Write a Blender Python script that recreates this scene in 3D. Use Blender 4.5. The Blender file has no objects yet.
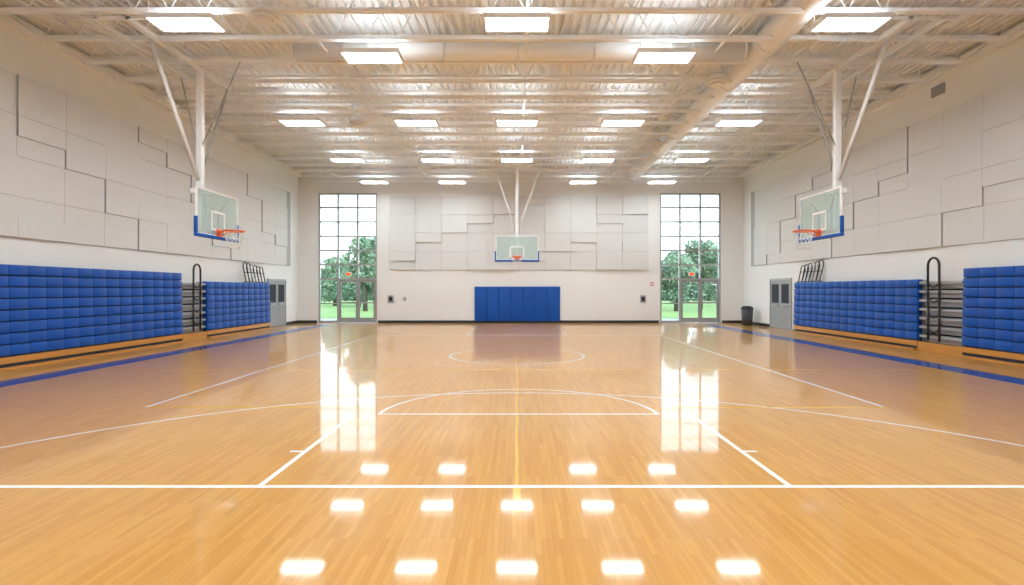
import bpy, bmesh, math, random
from mathutils import Vector, Matrix
random.seed(7)
scene = bpy.context.scene
try:
    scene.view_settings.view_transform = 'Standard'
    scene.view_settings.look = 'None'
except Exception as e:
    print(e)

# ------------------------------------------------------------ materials
def new_mat(name):
    m = bpy.data.materials.new(name); m.use_nodes = True
    return m, m.node_tree.nodes, m.node_tree.links, m.node_tree.nodes['Principled BSDF']

def mat(name, col, rough=0.5, metal=0.0, var=0.04, scale=6.0, bump=0.0, coat=0.0, spec=0.5):
    m, n, l, b = new_mat(name)
    tc = n.new('ShaderNodeTexCoord'); nz = n.new('ShaderNodeTexNoise')
    nz.inputs['Scale'].default_value = scale; nz.inputs['Detail'].default_value = 3
    l.new(tc.outputs['Object'], nz.inputs['Vector'])
    mx = n.new('ShaderNodeMix'); mx.data_type = 'RGBA'
    mx.inputs[6].default_value = (*[c*(1-var) for c in col], 1)
    mx.inputs[7].default_value = (*[min(1, c*(1+var)) for c in col], 1)
    l.new(nz.outputs['Fac'], mx.inputs[0]); l.new(mx.outputs[2], b.inputs['Base Color'])
    b.inputs['Roughness'].default_value = rough; b.inputs['Metallic'].default_value = metal
    b.inputs['Specular IOR Level'].default_value = spec
    if coat:
        b.inputs['Coat Weight'].default_value = coat; b.inputs['Coat Roughness'].default_value = 0.06
    return m

def emis(name, col, st):
    m, n, l, b = new_mat(name)
    b.inputs['Base Color'].default_value = (*col, 1)
    b.inputs['Emission Color'].default_value = (*col, 1)
    b.inputs['Emission Strength'].default_value = st
    return m

def glass(name, tint, gl=0.08, op=0.0, opcol=(0.8, 0.9, 0.9)):
    m = bpy.data.materials.new(name); m.use_nodes = True
    n = m.node_tree.nodes; l = m.node_tree.links; n.clear()
    o = n.new('ShaderNodeOutputMaterial'); t = n.new('ShaderNodeBsdfTransparent'); g = n.new('ShaderNodeBsdfGlossy')
    t.inputs['Color'].default_value = (*tint, 1); g.inputs['Roughness'].default_value = 0.03
    mx = n.new('ShaderNodeMixShader'); mx.inputs[0].default_value = gl
    l.new(t.outputs[0], mx.inputs[1]); l.new(g.outputs[0], mx.inputs[2])
    last = mx
    if op:
        d = n.new('ShaderNodeBsdfDiffuse'); d.inputs['Color'].default_value = (*opcol, 1)
        m2 = n.new('ShaderNodeMixShader'); m2.inputs[0].default_value = op
        l.new(mx.outputs[0], m2.inputs[1]); l.new(d.outputs[0], m2.inputs[2]); last = m2
    l.new(last.outputs[0], o.inputs['Surface'])
    return m

def floor_mat():
    m, n, l, b = new_mat('maple_floor_material')
    tc = n.new('ShaderNodeTexCoord')
    sep = n.new('ShaderNodeSeparateXYZ'); com = n.new('ShaderNodeCombineXYZ')
    l.new(tc.outputs['Object'], sep.inputs[0])
    l.new(sep.outputs['Y'], com.inputs['X']); l.new(sep.outputs['X'], com.inputs['Y'])
    br = n.new('ShaderNodeTexBrick')
    br.offset = 0.37; br.offset_frequency = 3
    br.inputs['Color1'].default_value = (0.545, 0.262, 0.062, 1)
    br.inputs['Color2'].default_value = (0.625, 0.325, 0.088, 1)
    br.inputs['Mortar'].default_value = (0.44, 0.21, 0.05, 1)
    br.inputs['Scale'].default_value = 1.0
    br.inputs['Mortar Size'].default_value = 0.0010
    br.inputs['Brick Width'].default_value = 0.62
    br.inputs['Row Height'].default_value = 0.040
    br.inputs['Bias'].default_value = 0.0
    l.new(com.outputs[0], br.inputs['Vector'])
    mp = n.new('ShaderNodeMapping'); mp.inputs['Scale'].default_value = (1.5, 45, 1)
    l.new(com.outputs[0], mp.inputs['Vector'])
    nz = n.new('ShaderNodeTexNoise'); nz.inputs['Scale'].default_value = 1.5; nz.inputs['Detail'].default_value = 5
    l.new(mp.outputs[0], nz.inputs['Vector'])
    rp = n.new('ShaderNodeMapRange'); rp.inputs[1].default_value = 0.3; rp.inputs[2].default_value = 0.7
    rp.inputs[3].default_value = 0.95; rp.inputs[4].default_value = 1.05
    l.new(nz.outputs['Fac'], rp.inputs[0])
    mx = n.new('ShaderNodeMix'); mx.data_type = 'RGBA'; mx.blend_type = 'MULTIPLY'; mx.inputs[0].default_value = 1
    l.new(br.outputs['Color'], mx.inputs[6]); l.new(rp.outputs[0], mx.inputs[7])
    l.new(mx.outputs[2], b.inputs['Base Color'])
    b.inputs['Roughness'].default_value = 0.3
    b.inputs['IOR'].default_value = 1.3
    b.inputs['Specular IOR Level'].default_value = 0.1
    b.inputs['Coat Weight'].default_value = 0.62
    b.inputs['Coat Roughness'].default_value = 0.055
    b.inputs['Coat IOR'].default_value = 1.5
    return m

def perf_mat():
    m, n, l, b = new_mat('acoustic_panel_material')
    tc = n.new('ShaderNodeTexCoord')
    nz = n.new('ShaderNodeTexNoise'); nz.inputs['Scale'].default_value = 60; nz.inputs['Detail'].default_value = 2
    l.new(tc.outputs['Object'], nz.inputs['Vector'])
    mx = n.new('ShaderNodeMix'); mx.data_type = 'RGBA'
    mx.inputs[6].default_value = (0.69, 0.69, 0.685, 1); mx.inputs[7].default_value = (0.79, 0.79, 0.785, 1)
    l.new(nz.outputs['Fac'], mx.inputs[0]); l.new(mx.outputs[2], b.inputs['Base Color'])
    b.inputs['Roughness'].default_value = 0.9
    return m

M = {}
M['floor'] = floor_mat()
M['wall'] = mat('painted_wall', (0.88, 0.88, 0.87), 0.7, var=0.01, scale=1.5)
M['deck'] = mat('roof_deck_paint', (0.90, 0.895, 0.88), 0.6, var=0.02)
M['joist'] = mat('joist_paint', (0.92, 0.915, 0.905), 0.5, var=0.02)
M['panel'] = perf_mat()
M['seam'] = mat('panel_seam', (0.46, 0.46, 0.46), 0.9)
M['blue'] = mat('blue_seat_plastic', (0.001, 0.078, 0.41), 0.42, var=0.08, scale=2, spec=0.35)
M['bluepad'] = mat('blue_vinyl', (0.001, 0.08, 0.41), 0.45, var=0.05, scale=2, spec=0.35)
M['bluepaint'] = mat('blue_court_paint', (0.003, 0.065, 0.33), 0.2, var=0.04, spec=0.1, coat=0.3)
M['white'] = mat('white_paint_metal', (0.88, 0.88, 0.88), 0.35, var=0.02)
M['linew'] = mat('white_court_paint', (0.88, 0.88, 0.86), 0.2, var=0.02, spec=0.1, coat=0.5)
M['liney'] = mat('yellow_court_paint', (0.76, 0.45, 0.05), 0.2, var=0.04, spec=0.1, coat=0.5)
M['black'] = mat('black_metal', (0.015, 0.015, 0.017), 0.4)
M['dark'] = mat('near_black_parts', (0.02, 0.025, 0.04), 0.7)  # one near-black tone for bleacher bodies, joints, door panes and box insets
M['grey'] = mat('grey_steel', (0.42, 0.43, 0.44), 0.4, metal=0.3)
M['alu'] = mat('aluminium_frame', (0.46, 0.47, 0.48), 0.35, metal=0.4)
M['doorgrey'] = mat('door_paint_grey', (0.34, 0.35, 0.36), 0.45)
M['wood'] = mat('varnished_skirt_wood', (0.60, 0.27, 0.055), 0.3, var=0.12, scale=3)
M['orange'] = mat('rim_orange', (0.85, 0.13, 0.02), 0.35)
M['net'] = mat('net_cord', (0.85, 0.85, 0.83), 0.8)
M['base'] = mat('black_rubber_base', (0.02, 0.02, 0.022), 0.5)
M['red'] = mat('red_plastic', (0.6, 0.03, 0.02), 0.4)
M['bin'] = mat('bin_plastic', (0.06, 0.065, 0.07), 0.5)
M['lamp'] = emis('led_panel', (0.84, 0.935, 1.0), 37)
M['upfill'] = emis('added_ceiling_fill', (0.82, 0.92, 1.0), 9)  # glow added on fixture tops to brighten the ceiling, hidden from the camera
M['exit'] = emis('exit_sign_glow', (1.0, 0.09, 0.02), 1.0)
M['glass'] = glass('window_glass', (0.96, 0.98, 0.98), 0.04)
M['bglass'] = glass('backboard_glass', (0.88, 0.95, 0.94), 0.08, 0.22, (0.66, 0.80, 0.78))
M['grass'] = mat('grass', (0.14, 0.235, 0.06), 0.9, var=0.3, scale=3)
M['leaf'] = mat('leaf', (0.145, 0.235, 0.135), 0.6, var=0.4, scale=1.4)
M['bark'] = mat('bark', (0.10, 0.08, 0.06), 0.9, var=0.3)
M['path'] = mat('concrete_path', (0.35, 0.34, 0.33), 0.9)
M['duct'] = mat('duct_paint', (0.90, 0.89, 0.87), 0.45, var=0.02)

# ------------------------------------------------------------ mesh builder
_tmpl = {}
def bev_template(sx, sy, sz, b, seg):
    key = (round(sx,4), round(sy,4), round(sz,4), b, seg)
    if key not in _tmpl:
        bm = bmesh.new(); bmesh.ops.create_cube(bm, size=1)
        bmesh.ops.scale(bm, vec=(sx, sy, sz), verts=bm.verts)
        bmesh.ops.bevel(bm, geom=list(bm.edges), offset=b, segments=seg, affect='EDGES', profile=0.5)
        bm.verts.index_update()
        _tmpl[key] = ([v.co.copy() for v in bm.verts], [[v.index for v in f.verts] for f in bm.faces])
        bm.free()
    return _tmpl[key]

class MB:
    def __init__(s): s.v=[]; s.f=[]; s.m=[]; s.sm=[]; s.mats=[]
    def mi(s, k):
        if k not in s.mats: s.mats.append(k)
        return s.mats.index(k)
    def box(s, x0,x1,y0,y1,z0,z1,k,front=None,fk=None):
        x0,x1=sorted((x0,x1)); y0,y1=sorted((y0,y1)); z0,z1=sorted((z0,z1))
        b=len(s.v)
        s.v += [(x0,y0,z0),(x1,y0,z0),(x1,y1,z0),(x0,y1,z0),(x0,y0,z1),(x1,y0,z1),(x1,y1,z1),(x0,y1,z1)]
        for nm,q in (('-z',(0,3,2,1)),('+z',(4,5,6,7)),('-y',(0,1,5,4)),('+x',(1,2,6,5)),('+y',(2,3,7,6)),('-x',(3,0,4,7))):
            s.f.append([b+i for i in q]); s.m.append(s.mi(fk if nm==front else k)); s.sm.append(False)
    def bbox(s, x0,x1,y0,y1,z0,z1,k,b=0.01,seg=1):
        x0,x1=sorted((x0,x1)); y0,y1=sorted((y0,y1)); z0,z1=sorted((z0,z1))
        vs,fs = bev_template(x1-x0,y1-y0,z1-z0,b,seg)
        c=((x0+x1)/2,(y0+y1)/2,(z0+z1)/2); o=len(s.v)
        s.v += [(v.x+c[0],v.y+c[1],v.z+c[2]) for v in vs]
        for f in fs: s.f.append([o+i for i in f]); s.m.append(s.mi(k)); s.sm.append(seg>1)
    def cyl(s, p0,p1,r,k,seg=10,r1=None):
        p0=Vector(p0); p1=Vector(p1); d=(p1-p0).normalized()
        a=d.orthogonal().normalized(); c=d.cross(a); r1=r if r1 is None else r1
        o=len(s.v)
        for p,rr in ((p0,r),(p1,r1)):
            for i in range(seg):
                t=2*math.pi*i/seg; s.v.append(tuple(p+(a*math.cos(t)+c*math.sin(t))*rr))
        for i in range(seg):
            j=(i+1)%seg; s.f.append([o+i,o+j,o+seg+j,o+seg+i]); s.m.append(s.mi(k)); s.sm.append(True)
        s.f.append([o+i for i in reversed(range(seg))]); s.m.append(s.mi(k)); s.sm.append(False)
        s.f.append([o+seg+i for i in range(seg)]); s.m.append(s.mi(k)); s.sm.append(False)
    def tube(s, pts, r, k, seg=8, closed=False):
        pts=[Vector(p) for p in pts]; n=len(pts); o=len(s.v); up=None
        for i,p in enumerate(pts):
            if closed: d=(pts[(i+1)%n]-pts[i-1]).normalized()
            else: d=(pts[min(i+1,n-1)]-pts[max(i-1,0)]).normalized()
            if up is None: up=d.orthogonal().normalized()
            up=(up-d*up.dot(d)).normalized(); c=d.cross(up)
            for j in range(seg):
                t=2*math.pi*j/seg; s.v.append(tuple(p+(up*math.cos(t)+c*math.sin(t))*r))
        for i in range(n if closed else n-1):
            for j in range(seg):
                a=o+i*seg+j; b=o+i*seg+(j+1)%seg; i2=(i+1)%n
                s.f.append([a,b,o+i2*seg+(j+1)%seg,o+i2*seg+j]); s.m.append(s.mi(k)); s.sm.append(True)
    def quad(s, pts, k):
        o=len(s.v); s.v += [tuple(p) for p in pts]; s.f.append([o+i for i in range(len(pts))]); s.m.append(s.mi(k)); s.sm.append(False)
    def obj(s, name, loc=(0,0,0), parent=None):
        me=bpy.data.meshes.new(name); me.from_pydata(s.v,[],s.f)
        for k in s.mats: me.materials.append(M[k])
        me.polygons.foreach_set('material_index', s.m); me.polygons.foreach_set('use_smooth', s.sm); me.update()
        ob=bpy.data.objects.new(name, me); ob.location=loc; scene.collection.objects.link(ob)
        if parent: ob.parent=parent
        return ob

def dup(ob, loc, rotz=0, scale=None):
    o=bpy.data.objects.new(ob.name.split('.')[0], ob.data); o.location=loc; o.rotation_euler=(0,0,rotz)
    if scale: o.scale=scale
    scene.collection.objects.link(o); return o

# ------------------------------------------------------------ dimensions
XL, XR = -10.95, 11.3
YB, YF = 28.0, -5.0
ZT = 7.65
# ------------------------------------------------------------ shell
b=MB(); b.box(XL,XR,YF,YB,-0.2,0,'floor'); b.obj('floor')
b=MB(); b.box(XL-0.3,XL,YF-0.3,YB+0.3,-0.2,ZT+0.3,'wall'); b.obj('wall_left')
b=MB(); b.box(XR,XR+0.3,YF-0.3,YB+0.3,-0.2,ZT+0.3,'wall'); b.obj('wall_right')
b=MB(); b.box(XL,XR,YF-0.3,YF,-0.2,ZT+0.3,'wall'); b.obj('wall_front')
W1=(-9.95,-7.0); W2=(7.15,10.2); WT=6.5
b=MB()
for x0,x1 in ((XL,W1[0]),(W1[1],W2[0]),(W2[1],XR)): b.box(x0,x1,YB,YB+0.3,-0.2,ZT+0.3,'wall')
for w in (W1,W2):
    b.box(w[0],w[1],YB,YB+0.3,WT,ZT+0.3,'wall'); b.box(w[0],w[1],YB,YB+0.3,-0.2,0.0,'wall')
b.obj('wall_back')
# baseboards
b=MB(); b.box(XL,W1[0]-0.05,YB-0.02,YB,0,0.13,'base'); b.box(W1[1]+0.05,W2[0]-0.05,YB-0.02,YB,0,0.13,'base'); b.box(W2[1]+0.05,XR,YB-0.02,YB,0,0.13,'base'); b.obj('baseboard_back')
b=MB(); b.box(XL,XL+0.02,26.5,YB-0.02,0,0.13,'base'); b.obj('baseboard_left')
b=MB(); b.box(XR-0.02,XR,24.95,YB-0.02,0,0.13,'base'); b.obj('baseboard_right')

# corrugated roof deck
b=MB(); p=0.2; x=XL; prof=[]
while x<XR:
    prof += [(x,ZT),(x+0.09,ZT),(x+0.115,ZT+0.06),(x+0.175,ZT+0.06)]; x+=p
prof=[q for q in prof if q[0]<=XR]+[(XR,ZT)]
for i in range(len(prof)-1):
    (xa,za),(xb,zb)=prof[i],prof[i+1]
    b.quad([(xa,YF,za),(xa,YB,za),(xb,YB,zb),(xb,YF,zb)],'deck')
b.box(XL-0.3,XR+0.3,YF-0.3,YB+0.3,ZT+0.3,ZT+0.5,'deck')
b.obj('ceiling')

# open web joists
JB, JT = 6.95, 7.60
b=MB()
b.box(XL+0.02,XR-0.02,-0.05,0.05,JT-0.07,JT,'joist')
b.box(XL+0.9,XR-0.9,-0.06,-0.008,JB,JB+0.07,'joist'); b.box(XL+0.9,XR-0.9,0.008,0.06,JB,JB+0.07,'joist')
nb=30; L=(XR-XL-1.8)/nb
for i in range(nb):
    x0=XL+0.9+i*L
    b.cyl((x0,0,JB+0.03),(x0+L/2,0,JT-0.035),0.011,'joist',6); b.cyl((x0+L/2,0,JT-0.035),(x0+L,0,JB+0.03),0.011,'joist',6)
b.cyl((XL+0.9,0,JB+0.03),(XL+0.05,0,JT-0.03),0.02,'joist',6); b.cyl((XR-0.9,0,JB+0.03),(XR-0.05,0,JT-0.03),0.02,'joist',6)
j0=b.obj('roof_joist',(0,27.5,0))
for i in range(1,27): dup(j0,(0,27.5-i*1.2,0))
b=MB()
for x in (-8.6,-4.3,0.2,4.5,8.8): b.box(x-0.02,x+0.02,YF+0.05,YB-0.05,JB+0.08,JB+0.12,'joist')
b.obj('joist_bridging')
b=MB(); b.box(XL,XL+0.18,YF,YB,JT-0.33,JT-0.08,'joist'); b.obj('trim_1')
b=MB(); b.box(XR-0.18,XR,YF,YB,JT-0.33,JT-0.08,'joist'); b.obj('trim_2')

# ducts
def duct(name, p0, p1, r, n):
    b=MB(); b.cyl(p0,p1,r,'duct',28)
    p0=Vector(p0);p1=Vector(p1)
    for i in range(n+1):
        c=p0.lerp(p1,i/n); d=(p1-p0).normalized()*0.02
        b.cyl(c-d,c+d,r+0.02,'duct',28)
    return b.obj(name)
duct('ventilation_duct',(5.6,-2,7.2),(5.6,26.8,7.2),0.28,12)
duct('ventilation_duct',(-5.1,12.85,7.12),(5.2,12.85,7.12),0.2,6)
def diffuser(x,y):
    b=MB(); b.cyl((0,0,0.30),(0,0,0.75),0.13,'duct',20)
    b.cyl((0,0,0.12),(0,0,0.30),0.30,'duct',24,0.14); b.cyl((0,0,0.06),(0,0,0.11),0.24,'duct',24); b.cyl((0,0,0.0),(0,0,0.05),0.15,'duct',24)
    b.obj('air_diffuser',(x,y,6.75))
diffuser(-4.8,10.7); diffuser(5.0,14.0); diffuser(5.0,20.2); diffuser(-5.0,17.5)

# lights
b=MB()
b.box(-0.62,0.62,-0.30,-0.27,-0.03,0.06,'white'); b.box(-0.62,0.62,0.27,0.30,-0.03,0.06,'white')
b.box(-0.62,-0.58,-0.27,0.27,-0.03,0.06,'white'); b.box(0.58,0.62,-0.27,0.27,-0.03,0.06,'white')
b.box(-0.58,0.58,-0.27,0.27,0.03,0.06,'white'); b.box(-0.58,0.58,-0.27,0.27,-0.015,0.025,'lamp')
b.box(-0.56,0.56,-0.25,0.25,0.061,0.075,'white','+z','upfill')  # top plate with an added glowing face that fills the ceiling
for x in (-0.55,0.55):
    for y in (-0.24,0.24): b.cyl((x,y,0.06),(x,y,0.36),0.005,'white',5)
ld=None
def light(x,y):
    global ld
    if ld is None: ld=b.obj('ceiling_light_panel',(x,y,6.65))
    else: dup(ld,(x,y,6.65))
for x in (-6.2,0,6.25): light(x,10.5)
for x in (-3.1,3.15): light(x,12.0)
for x in (-6.4,-3.0,0,3.15,6.6): light(x,16.7)
for x in (-6.5,-3.05,0,3.1,6.7): light(x,21.5)
for x in (-6.6,-3.0,3.05,6.7): light(x,25.9)
for y in (7.0,2.5,-2.0):
    for x in (-6.4,-3.1,0,3.1,6.4): light(x,y)

# ------------------------------------------------------------ acoustic panels
def side_panels(name, xw, sgn, y0, y1, z0, z1, cw=1.3, rows=4, ph=0):
    b=MB(); rh=(z1-z0)/rows; fr='+x' if sgn>0 else '-x'
    b.box(xw,xw+sgn*0.02,y0,y1,z0,z1,'seam')
    ncol=int((y1-y0)/cw)
    for c in range(ncol):
        for r in range(rows*2):
            k=((c+ph)+ (r+(1 if c%3==0 else 0))//2)//2
            d=0.05 if k%2 else 0.09
            ya=y0+c*cw; za=z0+r*rh/2
            b.box(xw,xw+sgn*d,ya+0.003,ya+cw-0.003,za+(0.003 if r%2==0 else 0),za+rh/2-(0.003 if r%2 else 0),'seam',fr,'panel')
    return b.obj(name)
side_panels('acoustic_wall_panels',XL,1,0.5,27.0,2.8,6.35)
side_panels('acoustic_wall_panels',XR,-1,0.5,27.0,2.8,6.35,ph=1)
b=MB(); x0,x1,z0,z1=-6.35,6.55,2.65,6.35
b.box(x0,x1,YB-0.02,YB,z0,z1,'seam')
cw=(x1-x0)/10; rh=(z1-z0)/8
pat=["AAABBBAABB","AABBBAAABB","ABBBAABBBA","ABBAAABBAA","BBAAABBBAA","BAAABBBAAB","BAABBBAABB","AAABBAAABB"]
for c in range(10):
    for r in range(8):
        d=0.05 if pat[7-r][c]=='A' else 0.12
        b.box(x0+c*cw+0.006,x0+(c+1)*cw-0.006,YB-d,YB,z0+r*rh+(0.006 if r%2==0 else 0),z0+(r+1)*rh-(0.006 if r%2 else 0),'seam','-y','panel')
b.obj('acoustic_wall_panels')

# ------------------------------------------------------------ wall pads
b=MB(); n=7; x0,x1=-2.12,2.15; w=(x1-x0)/n
b.box(x0,x1,YB-0.03,YB-0.021,0.10,1.80,'dark')
for i in range(n): b.bbox(x0+i*w+0.004,x0+(i+1)*w-0.004,YB-0.09,YB-0.022,0.10,1.82,'bluepad',0.02,3)
b.obj('wall_padding')

# ------------------------------------------------------------ windows and doors
def window(i, w):
    b=MB(); y0,y1=YB+0.05,YB+0.17; x0,x1=w
    cols=3; cwid=(x1-x0)/cols; zb=2.2
    for c in range(cols+1):
        x=x0+c*cwid; hw=0.045
        xa=max(x0,x-hw); xb=min(x1,x+hw)
        if c in (0,3): 
            xa,xb=(x0,x0+0.09) if c==0 else (x1-0.09,x1)
        b.box(xa,xb,y0,y1,0 if c!=2 else zb,WT,'alu')
    rows=6; rh=(WT-zb)/rows
    for r in range(rows+1):
        z=zb+r*rh; za,zc=z-0.04,z+0.04
        if r==rows: za,zc=WT-0.08,WT
        b.box(x0,x1,y0+0.01,y1-0.01,za,zc,'alu')
    b.box(x0,x0+cwid,y0+0.01,y1-0.01,0,0.12,'alu'); b.box(x0,x0+cwid,y0+0.01,y1-0.01,0.95,1.0,'alu')
    b.box(x0+0.02,x1-0.02,y0+0.05,y0+0.06,zb,WT-0.03,'glass'); b.box(x0+0.02,x0+cwid,y0+0.05,y0+0.06,0.1,zb,'glass')
    b.obj('window_%d'%i)
    return x0,cwid
def gdoor(i, x0, x1, hinge):
    b=MB(); y0,y1=YB+0.08,YB+0.13
    b.box(x0,x0+0.10,y0,y1,0.01,2.155,'doorgrey'); b.box(x1-0.10,x1,y0,y1,0.01,2.155,'doorgrey')
    b.box(x0+0.1,x1-0.1,y0,y1,2.04,2.155,'doorgrey'); b.box(x0+0.1,x1-0.1,y0,y1,0.01,0.26,'doorgrey')
    b.box(x0+0.1,x1-0.1,y0+0.02,y0+0.03,0.26,2.04,'glass')
    b.box(x0+0.06,x1-0.06,y0-0.05,y0-0.02,0.98,1.06,'grey'); b.box(x0+0.06,x0+0.09,y0-0.03,y0,0.98,1.06,'grey'); b.box(x1-0.09,x1-0.06,y0-0.03,y0,0.98,1.06,'grey')
    b.obj('door_%d'%i)
k=1
for i,w in enumerate((W1,W2)):
    x0,cw_=window(i+1,w)
    gdoor(k, x0+cw_+0.05, x0+2*cw_-0.005, 0); gdoor(k+1, x0+2*cw_+0.005, x0+3*cw_-0.095, 1); k+=2
    b=MB(); b.bbox(-0.13,0.13,-0.03,0.03,-0.08,0.08,'white',0.01); b.box(-0.11,0.11,-0.034,-0.03,-0.06,0.06,'exit')
    b.obj('exit_sign',(x0+1.55*cw_,YB+0.02,2.45))

def side_door(i, xw, sgn, y0, y1):
    b=MB(); f=0.07; ym=(y0+y1)/2
    xw=xw+sgn*0.003
    b.box(xw,xw+sgn*f,y0,y0+0.06,0.002,2.15,'alu'); b.box(xw,xw+sgn*f,y1-0.06,y1,0.002,2.15,'alu'); b.box(xw,xw+sgn*f,y0+0.06,y1-0.06,2.08,2.15,'alu')
    for a,c in ((y0+0.065,ym-0.004),(ym+0.004,y1-0.065)):
        b.box(xw,xw+sgn*0.045,a,c,0.01,2.075,'doorgrey')
        b.box(xw+sgn*0.045,xw+sgn*0.05,a+0.12,c-0.12,1.1,1.9,'dark'); b.box(xw+sgn*0.09,xw+sgn*0.115,a+0.08,c-0.08,0.98,1.04,'alu')
        b.box(xw+sgn*0.045,xw+sgn*0.09,a+0.08,a+0.12,0.98,1.04,'alu'); b.box(xw+sgn*0.045,xw+sgn*0.09,c-0.12,c-0.08,0.98,1.04,'alu')
    b.obj('door_%d'%i)
side_door(5,XL,1,24.5,26.4); side_door(6,XR,-1,23.0,24.9)

# small wall fittings
def wbox(name,x,z,w,h,kk,inner=None):
    b=MB(); b.bbox(-w/2,w/2,-0.05,0,-h/2,h/2,kk,0.008)
    if inner: b.box(-w*0.3,w*0.3,-0.056,-0.05,-h*0.3,h*0.3,inner)
    b.obj(name,(x,YB-0.002,z))
wbox('wall_control_box',-6.3,1.2,0.28,0.36,'grey','dark'); wbox('wall_control_box',-5.6,1.2,0.25,0.3,'white','grey')
wbox('wall_control_box',6.3,1.2,0.28,0.36,'grey','dark'); wbox('fire_alarm_strobe',6.75,1.95,0.14,0.18,'red','white')
b=MB(); b.bbox(-0.04,0,-0.24,0.24,-0.14,0.14,'grey',0.008)
for i in range(5): b.box(-0.055,-0.04,-0.21,0.21,-0.12+i*0.052,-0.095+i*0.052,'doorgrey')
b.obj('wall_vent_louvre',(XR-0.002,15.0,7.0))

# trash bin
b=MB(); b.cyl((0,0,0),(0,0,0.78),0.22,'bin',28,0.27); b.cyl((0,0,0.78),(0,0,0.82),0.29,'bin',28); b.cyl((0,0,0.82),(0,0,0.90),0.28,'bin',28,0.16)
b.cyl((0,0,0.30),(0,0,0.33),0.245,'bin',28)
b.obj('trash_can',(10.85,26.4,0))

# ------------------------------------------------------------ hoops
def net(b, c, r0=0.225, L=0.42):
    n=12; rings=5
    def P(i,j):
        t=j/rings; rr=r0*(1-0.42*t**0.8); a=2*math.pi*(i+0.5*(j%2))/n
        return (c[0]+rr*math.cos(a),c[1]+rr*math.sin(a),c[2]-L*t)
    for j in range(rings):
        for i in range(n):
            b.cyl(P(i,j),P(i,j+1),0.004,'net',4); 
            b.cyl(P(i,j),P(i-1 if j%2==0 else i+1,j+1),0.004,'net',4)
def hoop(name, side=False):
    """board in plane y=0 facing -y, rim at -y. local coordinates"""
    b=MB(); z0,z1=2.90,3.97; hw=0.915
    b.box(-hw+0.02,hw-0.02,-0.008,0.008,z0+0.02,z1-0.02,'bglass')
    for (a,c,d,e) in ((-hw,hw,z0,z0+0.045),(-hw,hw,z1-0.045,z1),(-hw,-hw+0.045,z0+0.045,z1-0.045),(hw-0.045,hw,z0+0.045,z1-0.045)):
        b.box(a,c,-0.02,0.02,d,e,'white')
    for (a,c,d,e) in ((-0.305,0.305,3.05,3.10),(-0.305,0.305,3.46,3.51),(-0.305,-0.255,3.10,3.46),(0.255,0.305,3.10,3.46)):
        b.box(a,c,-0.012,-0.009,d,e,'white')
    b.bbox(-hw-0.03,hw+0.03,-0.035,0.04,z0-0.05,z0+0.03,'bluepad',0.015,2)
    b.bbox(-hw-0.03,-hw+0.03,-0.035,0.04,z0+0.03,z0+0.40,'bluepad',0.015,2)
    b.bbox(hw-0.03,hw+0.03,-0.035,0.04,z0+0.03,z0+0.40,'bluepad',0.015,2)
    c=(0,-0.38,3.05)
    b.tube([(0.228*math.cos(t),-0.38+0.228*math.sin(t),3.05) for t in [2*math.pi*i/32 for i in range(32)]],0.017,'orange',8,True)
    b.box(-0.10,0.10,-0.17,-0.02,3.035,3.05,'orange'); b.box(-0.10,0.10,-0.035,-0.009,2.92,3.09,'orange')
    b.cyl((-0.09,-0.03,2.95),(-0.14,-0.22,3.04),0.016,'orange',6); b.cyl((0.09,-0.03,2.95),(0.14,-0.22,3.04),0.016,'orange',6)
    net(b,c)
    b.box(-0.30,0.30,0.10,0.15,3.50,3.56,'white'); b.box(-0.30,0.30,0.10,0.15,3.02,3.08,'white')
    for x in (-0.3,0.25):
        b.box(x,x+0.05,0.10,0.15,3.08,3.50,'white')
        b.cyl((x+0.02,0.12,3.53),(x*1.9+0.02,0.02,3.80),0.02,'white',8); b.cyl((x+0.02,0.12,3.05),(x*1.9+0.02,0.02,3.0),0.02,'white',8)
    b.box(-0.08,0.08,0.02,0.42,3.02,3.10,'white')
    my=0.42
    b.bbox(-0.07,0.07,my-0.07,my+0.07,3.0,6.98,'white',0.01)
    b.cyl((0,my,3.95),(0,0.02,3.9),0.02,'white',8)
    b.cyl((-0.9,my,6.9),(0.9,my,6.9),0.035,'white',8)
    if side:
        b.cyl((-1.55,my+0.15,6.88),(-0.07,my,4.25),0.045,'white',10)
        b.cyl((1.25,my+0.0,6.88),(0.07,my,4.45),0.026,'grey',10)
        b.cyl((0.5,my+0.75,6.88),(0.05,my,4.6),0.016,'grey',8)
        b.cyl((-0.5,my-1.2,6.88),(0,my,5.0),0.014,'grey',8)
        b.box(-2.5,1.4,my-0.05,my+0.05,6.86,6.945,'white'); b.box(-2.5,1.4,my+0.60,my+0.66,6.88,6.94,'white')
        for x in (-2.5,-1.55,-0.1,1.3): b.box(x,x+0.06,my-1.3,my+0.9,6.895,6.948,'white')
        b.bbox(-0.16,0.16,my-0.16,my+0.16,3.92,4.06,'white',0.02)
    else:
        b.cyl((-0.93,my,6.9),(-0.06,my,4.2),0.038,'white',10); b.cyl((0.98,my,6.9),(0.06,my,4.2),0.038,'white',10)
        b.cyl((0,my+1.6,6.9),(0,my,4.6),0.025,'white',8)
        b.box(-1.1,1.1,my-0.04,my+0.04,6.88,6.945,'white'); b.box(-0.05,0.05,my-0.3,my+1.9,6.90,6.945,'white')
    return b.obj(name)
h=hoop('basketball_hoop'); h.location=(0,23.8,0)
h=hoop('basketball_hoop',True); h.location=(-7.12,13.33,0); h.rotation_euler=(0,0,math.pi/2)
h2=bpy.data.objects.new('basketball_hoop',h.data.copy()); scene.collection.objects.link(h2)
for v in h2.data.vertices: v.co.x=-v.co.x
h2.data.flip_normals(); h2.location=(7.2,13.33,0); h2.rotation_euler=(0,0,-math.pi/2)

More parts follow.
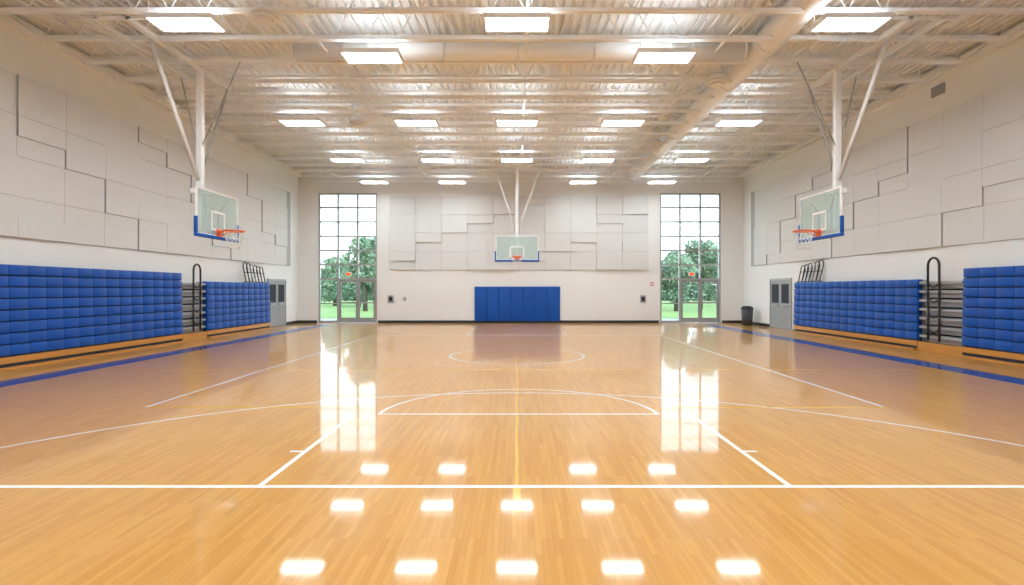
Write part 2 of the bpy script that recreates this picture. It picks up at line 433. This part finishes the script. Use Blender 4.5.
# ------------------------------------------------------------ bleachers
RH=0.24; ZB0=0.27
def bleacher(name, xw, xf, y0, y1, rows):
    sgn=1 if xf>xw else -1; xw=xw+sgn*0.005
    b=MB(); top=ZB0+rows*RH
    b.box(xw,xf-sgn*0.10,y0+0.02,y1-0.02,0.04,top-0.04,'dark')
    n=max(1,round((y1-y0)/0.47)); w=(y1-y0)/n
    for r in range(rows):
        off=0.006*r
        z=ZB0+r*RH
        b.box(xf-sgn*(0.14+off),xf-sgn*(0.035+off),y0,y1,z,z+0.03,'dark')
        for i in range(n):
            b.bbox(xf-sgn*(0.16+off),xf-sgn*off,y0+i*w+0.003,y0+(i+1)*w-0.003,z+0.014,z+RH-0.008,'blue',0.014,2)
    b.box(xf-sgn*0.12,xf-sgn*0.01,y0,y1,0.12,0.255,'wood')
    b.box(xf-sgn*0.10,xf-sgn*0.04,y0,y1,0.003,0.12,'dark')
    b.box(xf-sgn*0.02,xf+sgn*0.10,y0,y1,0.003,0.05,'wood')
    for y in (y0,y1-0.03): b.box(xw,xf-sgn*0.17,y,y+0.03,0.04,top-0.02,'grey')
    return b.obj(name)
def rail_loop(b, x, yc, z0, z1, w, r=0.022, k='black'):
    pts=[(x,yc-w/2,z0)]; pts.append((x,yc-w/2,z1-w/2))
    for i in range(9):
        t=math.pi-math.pi*i/8; pts.append((x,yc+math.cos(t)*w/2,z1-w/2+math.sin(t)*w/2))
    pts.append((x,yc+w/2,z0))
    b.tube(pts,r,k,8)
def aisle(name, xw, xf, y0, y1, rows):
    sgn=1 if xf>xw else -1; b=MB(); xw=xw+sgn*0.02
    b.box(xw,xf-sgn*0.30,y0,y1,0.003,ZB0+rows*RH-0.1,'dark')
    for r in range(rows):
        z=ZB0+r*RH
        b.bbox(xf-sgn*0.30,xf-sgn*0.05,y0+0.03,y1-0.03,z+0.10,z+0.17,'grey',0.006)
        b.box(xf-sgn*0.30,xf-sgn*0.20,y0+0.03,y1-0.03,z-0.02,z+0.10,'alu')
    b.box(xf-sgn*0.30,xf-sgn*0.02,y0,y1,0.003,0.24,'wood')
    return b.obj(name)
def handrail(name, x, sgn, y):
    b=MB()
    rail_loop(b,x,y,1.25,2.50,0.40,0.03)
    for z in (0.55,0.95,1.35,1.75):
        pts=[(x,y+0.20,z+0.45)]
        for i in range(9):
            t=-math.pi*i/8; pts.append((x,y+math.cos(t)*0.20,z+0.12+math.sin(t)*0.14))
        pts.append((x,y-0.20,z+0.40)); b.tube(pts,0.026,'black',8)
    b.cyl((x,y-0.20,0.3),(x,y-0.20,1.3),0.028,'black'); b.cyl((x,y+0.20,0.3),(x,y+0.20,1.3),0.028,'black')
    for z in (0.75,1.2,1.6): b.cyl((x,y-0.2,z),(x-sgn*0.05,y-0.2,z),0.018,'black')
    return b.obj(name)
XFL=-10.55; XFR=10.95
bleacher('bleacher_seating',XL,XFL,1.0,17.7,8); bleacher('bleacher_seating',XL,XFL,19.1,24.0,7)
aisle('bleacher_aisle_steps',XL,XFL,17.705,19.095,7)
bleacher('bleacher_seating',XR,XFR,1.0,13.8,8); bleacher('bleacher_seating',XR,XFR,15.35,22.2,7)
aisle('bleacher_aisle_steps',XR,XFR,13.805,15.345,7)
handrail('aisle_handrail',XFL-0.02,1,18.5); handrail('aisle_handrail',XFR+0.02,-1,14.75)
def rail_rack(name,x,y0,y1,n):
    b=MB(); zt=ZB0+7*RH
    for i in range(n):
        yc=y0+(y1-y0)*i/(n-1)
        z1=2.80-0.03*i
        pts=[(x,yc+0.25,zt),(x,yc-0.02,z1-0.25)]
        for j in range(7):
            t=math.pi-math.pi*j/6; pts.append((x,yc+0.13+math.cos(t)*0.15,z1-0.2+math.sin(t)*0.15))
        pts.append((x,yc+0.5,zt))
        b.tube(pts,0.02,'grey' if i in (2,) else 'black',8)
    b.box(x-0.03,x+0.03,y0+0.1,y1+0.6,zt,zt+0.04,'black'); b.cyl((x,y0+0.1,zt+0.4),(x,y1+0.4,zt+0.4),0.015,'black')
    return b.obj(name)
rail_rack('stored_handrails',XFL-0.15,21.9,23.3,6); rail_rack('stored_handrails',XFR+0.15,20.3,21.6,6)

# ------------------------------------------------------------ court lines
b=MB()
def ln(x0,x1,y0,y1,k='linew',z=0.002): b.box(x0,x1,y0,y1,0.0002,z,k)
def arc(cx,cy,r,a0,a1,k='linew',w=0.05,n=96,ry=None,z=0.002):
    for i in range(n):
        t0=a0+(a1-a0)*i/n; t1=a0+(a1-a0)*(i+1)/n
        q=[(cx+rr*math.cos(t),cy+rr*math.sin(t),z) for rr,t in ((r-w/2,t0),(r+w/2,t0),(r+w/2,t1),(r-w/2,t1))]
        b.quad(q,k)
pi=math.pi
ln(-8.75,8.8,4.67,4.73)                         # end line
ln(-2.19,-2.14,4.73,7.45); ln(2.27,2.32,4.73,7.45)   # lane
ln(-1.85,1.9,7.42,7.47)                              # free throw line
arc(0.02,7.45,1.85,0,pi)
for y in (5.7,): ln(-2.32,-2.19,y,y+0.05); ln(2.32,2.45,y,y+0.05)
arc(0,2.74,6.23,math.asin(1.95/6.23),pi-math.asin(1.95/6.23))
arc(0,14.1,1.68,0,2*pi,w=0.06)
ln(-5.25,-5.2,7.9,20.3); ln(5.15,5.2,7.9,20.3); ln(-5.2,5.15,20.25,20.3)
ln(-5.2,-2.2,7.85,7.9,'liney'); ln(2.2,5.2,7.85,7.9,'liney')
ln(-8.75,8.8,11.6,11.65,'liney',0.0025); 
ln(-0.012,0.012,4.74,14.0,'liney',0.0015); ln(-0.03,0.03,4.15,4.66,'liney')
arc(0,25.6,6.2,pi+math.asin(1.95/6.2),2*pi-math.asin(1.95/6.2))
ln(-1.85,-1.8,20.9,26.5); ln(1.8,1.85,20.9,26.5); ln(-1.85,1.85,20.85,20.9); arc(0,20.87,1.8,pi,2*pi); ln(-8.75,8.8,26.5,26.56)
b.obj('court_markings')
b=MB(); b.box(-9.35,-8.75,0,26.6,0.0002,0.002,'bluepaint'); b.box(8.8,9.38,0,26.6,0.0002,0.002,'bluepaint'); b.obj('court_border_stripe')

# ------------------------------------------------------------ outside
b=MB(); b.box(-70,70,YB+0.31,110,-0.25,-0.05,'grass'); b.obj('lawn')
b=MB(); b.box(-40,40,YB+2.0,YB+4.5,-0.05,-0.02,'path'); b.obj('footpath')
def tree(x,y,h,r,seed,n=5200,name='leafy_tree'):
    rnd=random.Random(seed); b=MB()
    b.cyl((0,0,0),(0,0,h*0.5),0.2,'bark',10,0.12)
    cl=[]
    for i in range(14):
        a=rnd.random()*6.28; rr=r*0.6*math.sqrt(rnd.random()); z=h*(0.32+0.53*rnd.random())
        f=1-0.5*abs(z/h-0.5); c=Vector((rr*math.cos(a)*f,rr*math.sin(a)*f,z)); cl.append((c,r*(0.32+0.2*rnd.random())))
        b.cyl((0,0,h*0.3),c,0.07,'bark',6,0.02)
    cl.append((Vector((0,0,h*0.82)),r*0.42))
    for i in range(n):
        c,cr=rnd.choice(cl); d=Vector((rnd.gauss(0,1),rnd.gauss(0,1),rnd.gauss(0,1))).normalized()
        p=c+d*cr*(0.6+0.4*rnd.random()); s=0.10+0.09*rnd.random()
        u=Vector((rnd.gauss(0,1),rnd.gauss(0,1),rnd.gauss(0,1))).normalized(); v=u.orthogonal().normalized()
        b.quad([p-u*s,p+v*s*0.6,p+u*s,p-v*s*0.6],'leaf')
    b.obj(name,(x,y,-0.05))
tree(-12.2,45,6.3,2.1,1); tree(-15.8,56,4.2,2.2,2); tree(12.8,45,4.9,2.0,3); tree(16.4,50,6.5,2.2,4); tree(-19.5,60,5.2,2.6,5); tree(21,58,5.4,2.6,6)
tree(10.5,52,4.0,2.2,8); tree(-9.5,55,4.4,2.2,9)
def hedge():
    rnd=random.Random(11); b=MB()
    for i in range(22000):
        x=rnd.uniform(-45,45); top=3.0+0.8*math.sin(x*0.7)+0.5*math.sin(x*1.9)
        z=rnd.random()*top; y=rnd.uniform(-1,1); s=rnd.uniform(0.18,0.34)
        p=Vector((x,y,z+0.36)); u=Vector((rnd.gauss(0,1),rnd.gauss(0,1),rnd.gauss(0,1))).normalized(); v=u.orthogonal().normalized()
        b.quad([p-u*s,p+v*s*0.7,p+u*s,p-v*s*0.7],'leaf')
    b.obj('treeline_hedge',(0,72,-0.05))
hedge()

# ------------------------------------------------------------ world & sun
w=bpy.data.worlds.new('World'); scene.world=w; w.use_nodes=True
n=w.node_tree.nodes; l=w.node_tree.links; bg=n['Background']
tc=n.new('ShaderNodeTexCoord'); sp=n.new('ShaderNodeSeparateXYZ'); cr=n.new('ShaderNodeValToRGB')
l.new(tc.outputs['Generated'],sp.inputs[0]); l.new(sp.outputs['Z'],cr.inputs[0]); l.new(cr.outputs[0],bg.inputs['Color'])
cr.color_ramp.elements[0].color=(0.84,0.92,0.96,1); cr.color_ramp.elements[1].position=0.7; cr.color_ramp.elements[1].color=(0.60,0.76,0.95,1)
bg.inputs['Strength'].default_value=4.5
s=bpy.data.lights.new('sun','SUN'); s.energy=3.0; s.angle=0.05; so=bpy.data.objects.new('sun',s); scene.collection.objects.link(so)
so.rotation_euler=(math.radians(45),0,math.radians(15)); so.location=(0,-20,30)

# ------------------------------------------------------------ camera
cd=bpy.data.cameras.new('camera'); cam=bpy.data.objects.new('camera',cd); scene.collection.objects.link(cam)
cam.location=(0,0,1.65); cam.rotation_euler=(math.radians(90),0,0)
cd.sensor_width=36; cd.lens=560/1024*36; cd.shift_x=-5/1024; cd.shift_y=-2.5/1024; cd.clip_end=500
scene.camera=cam
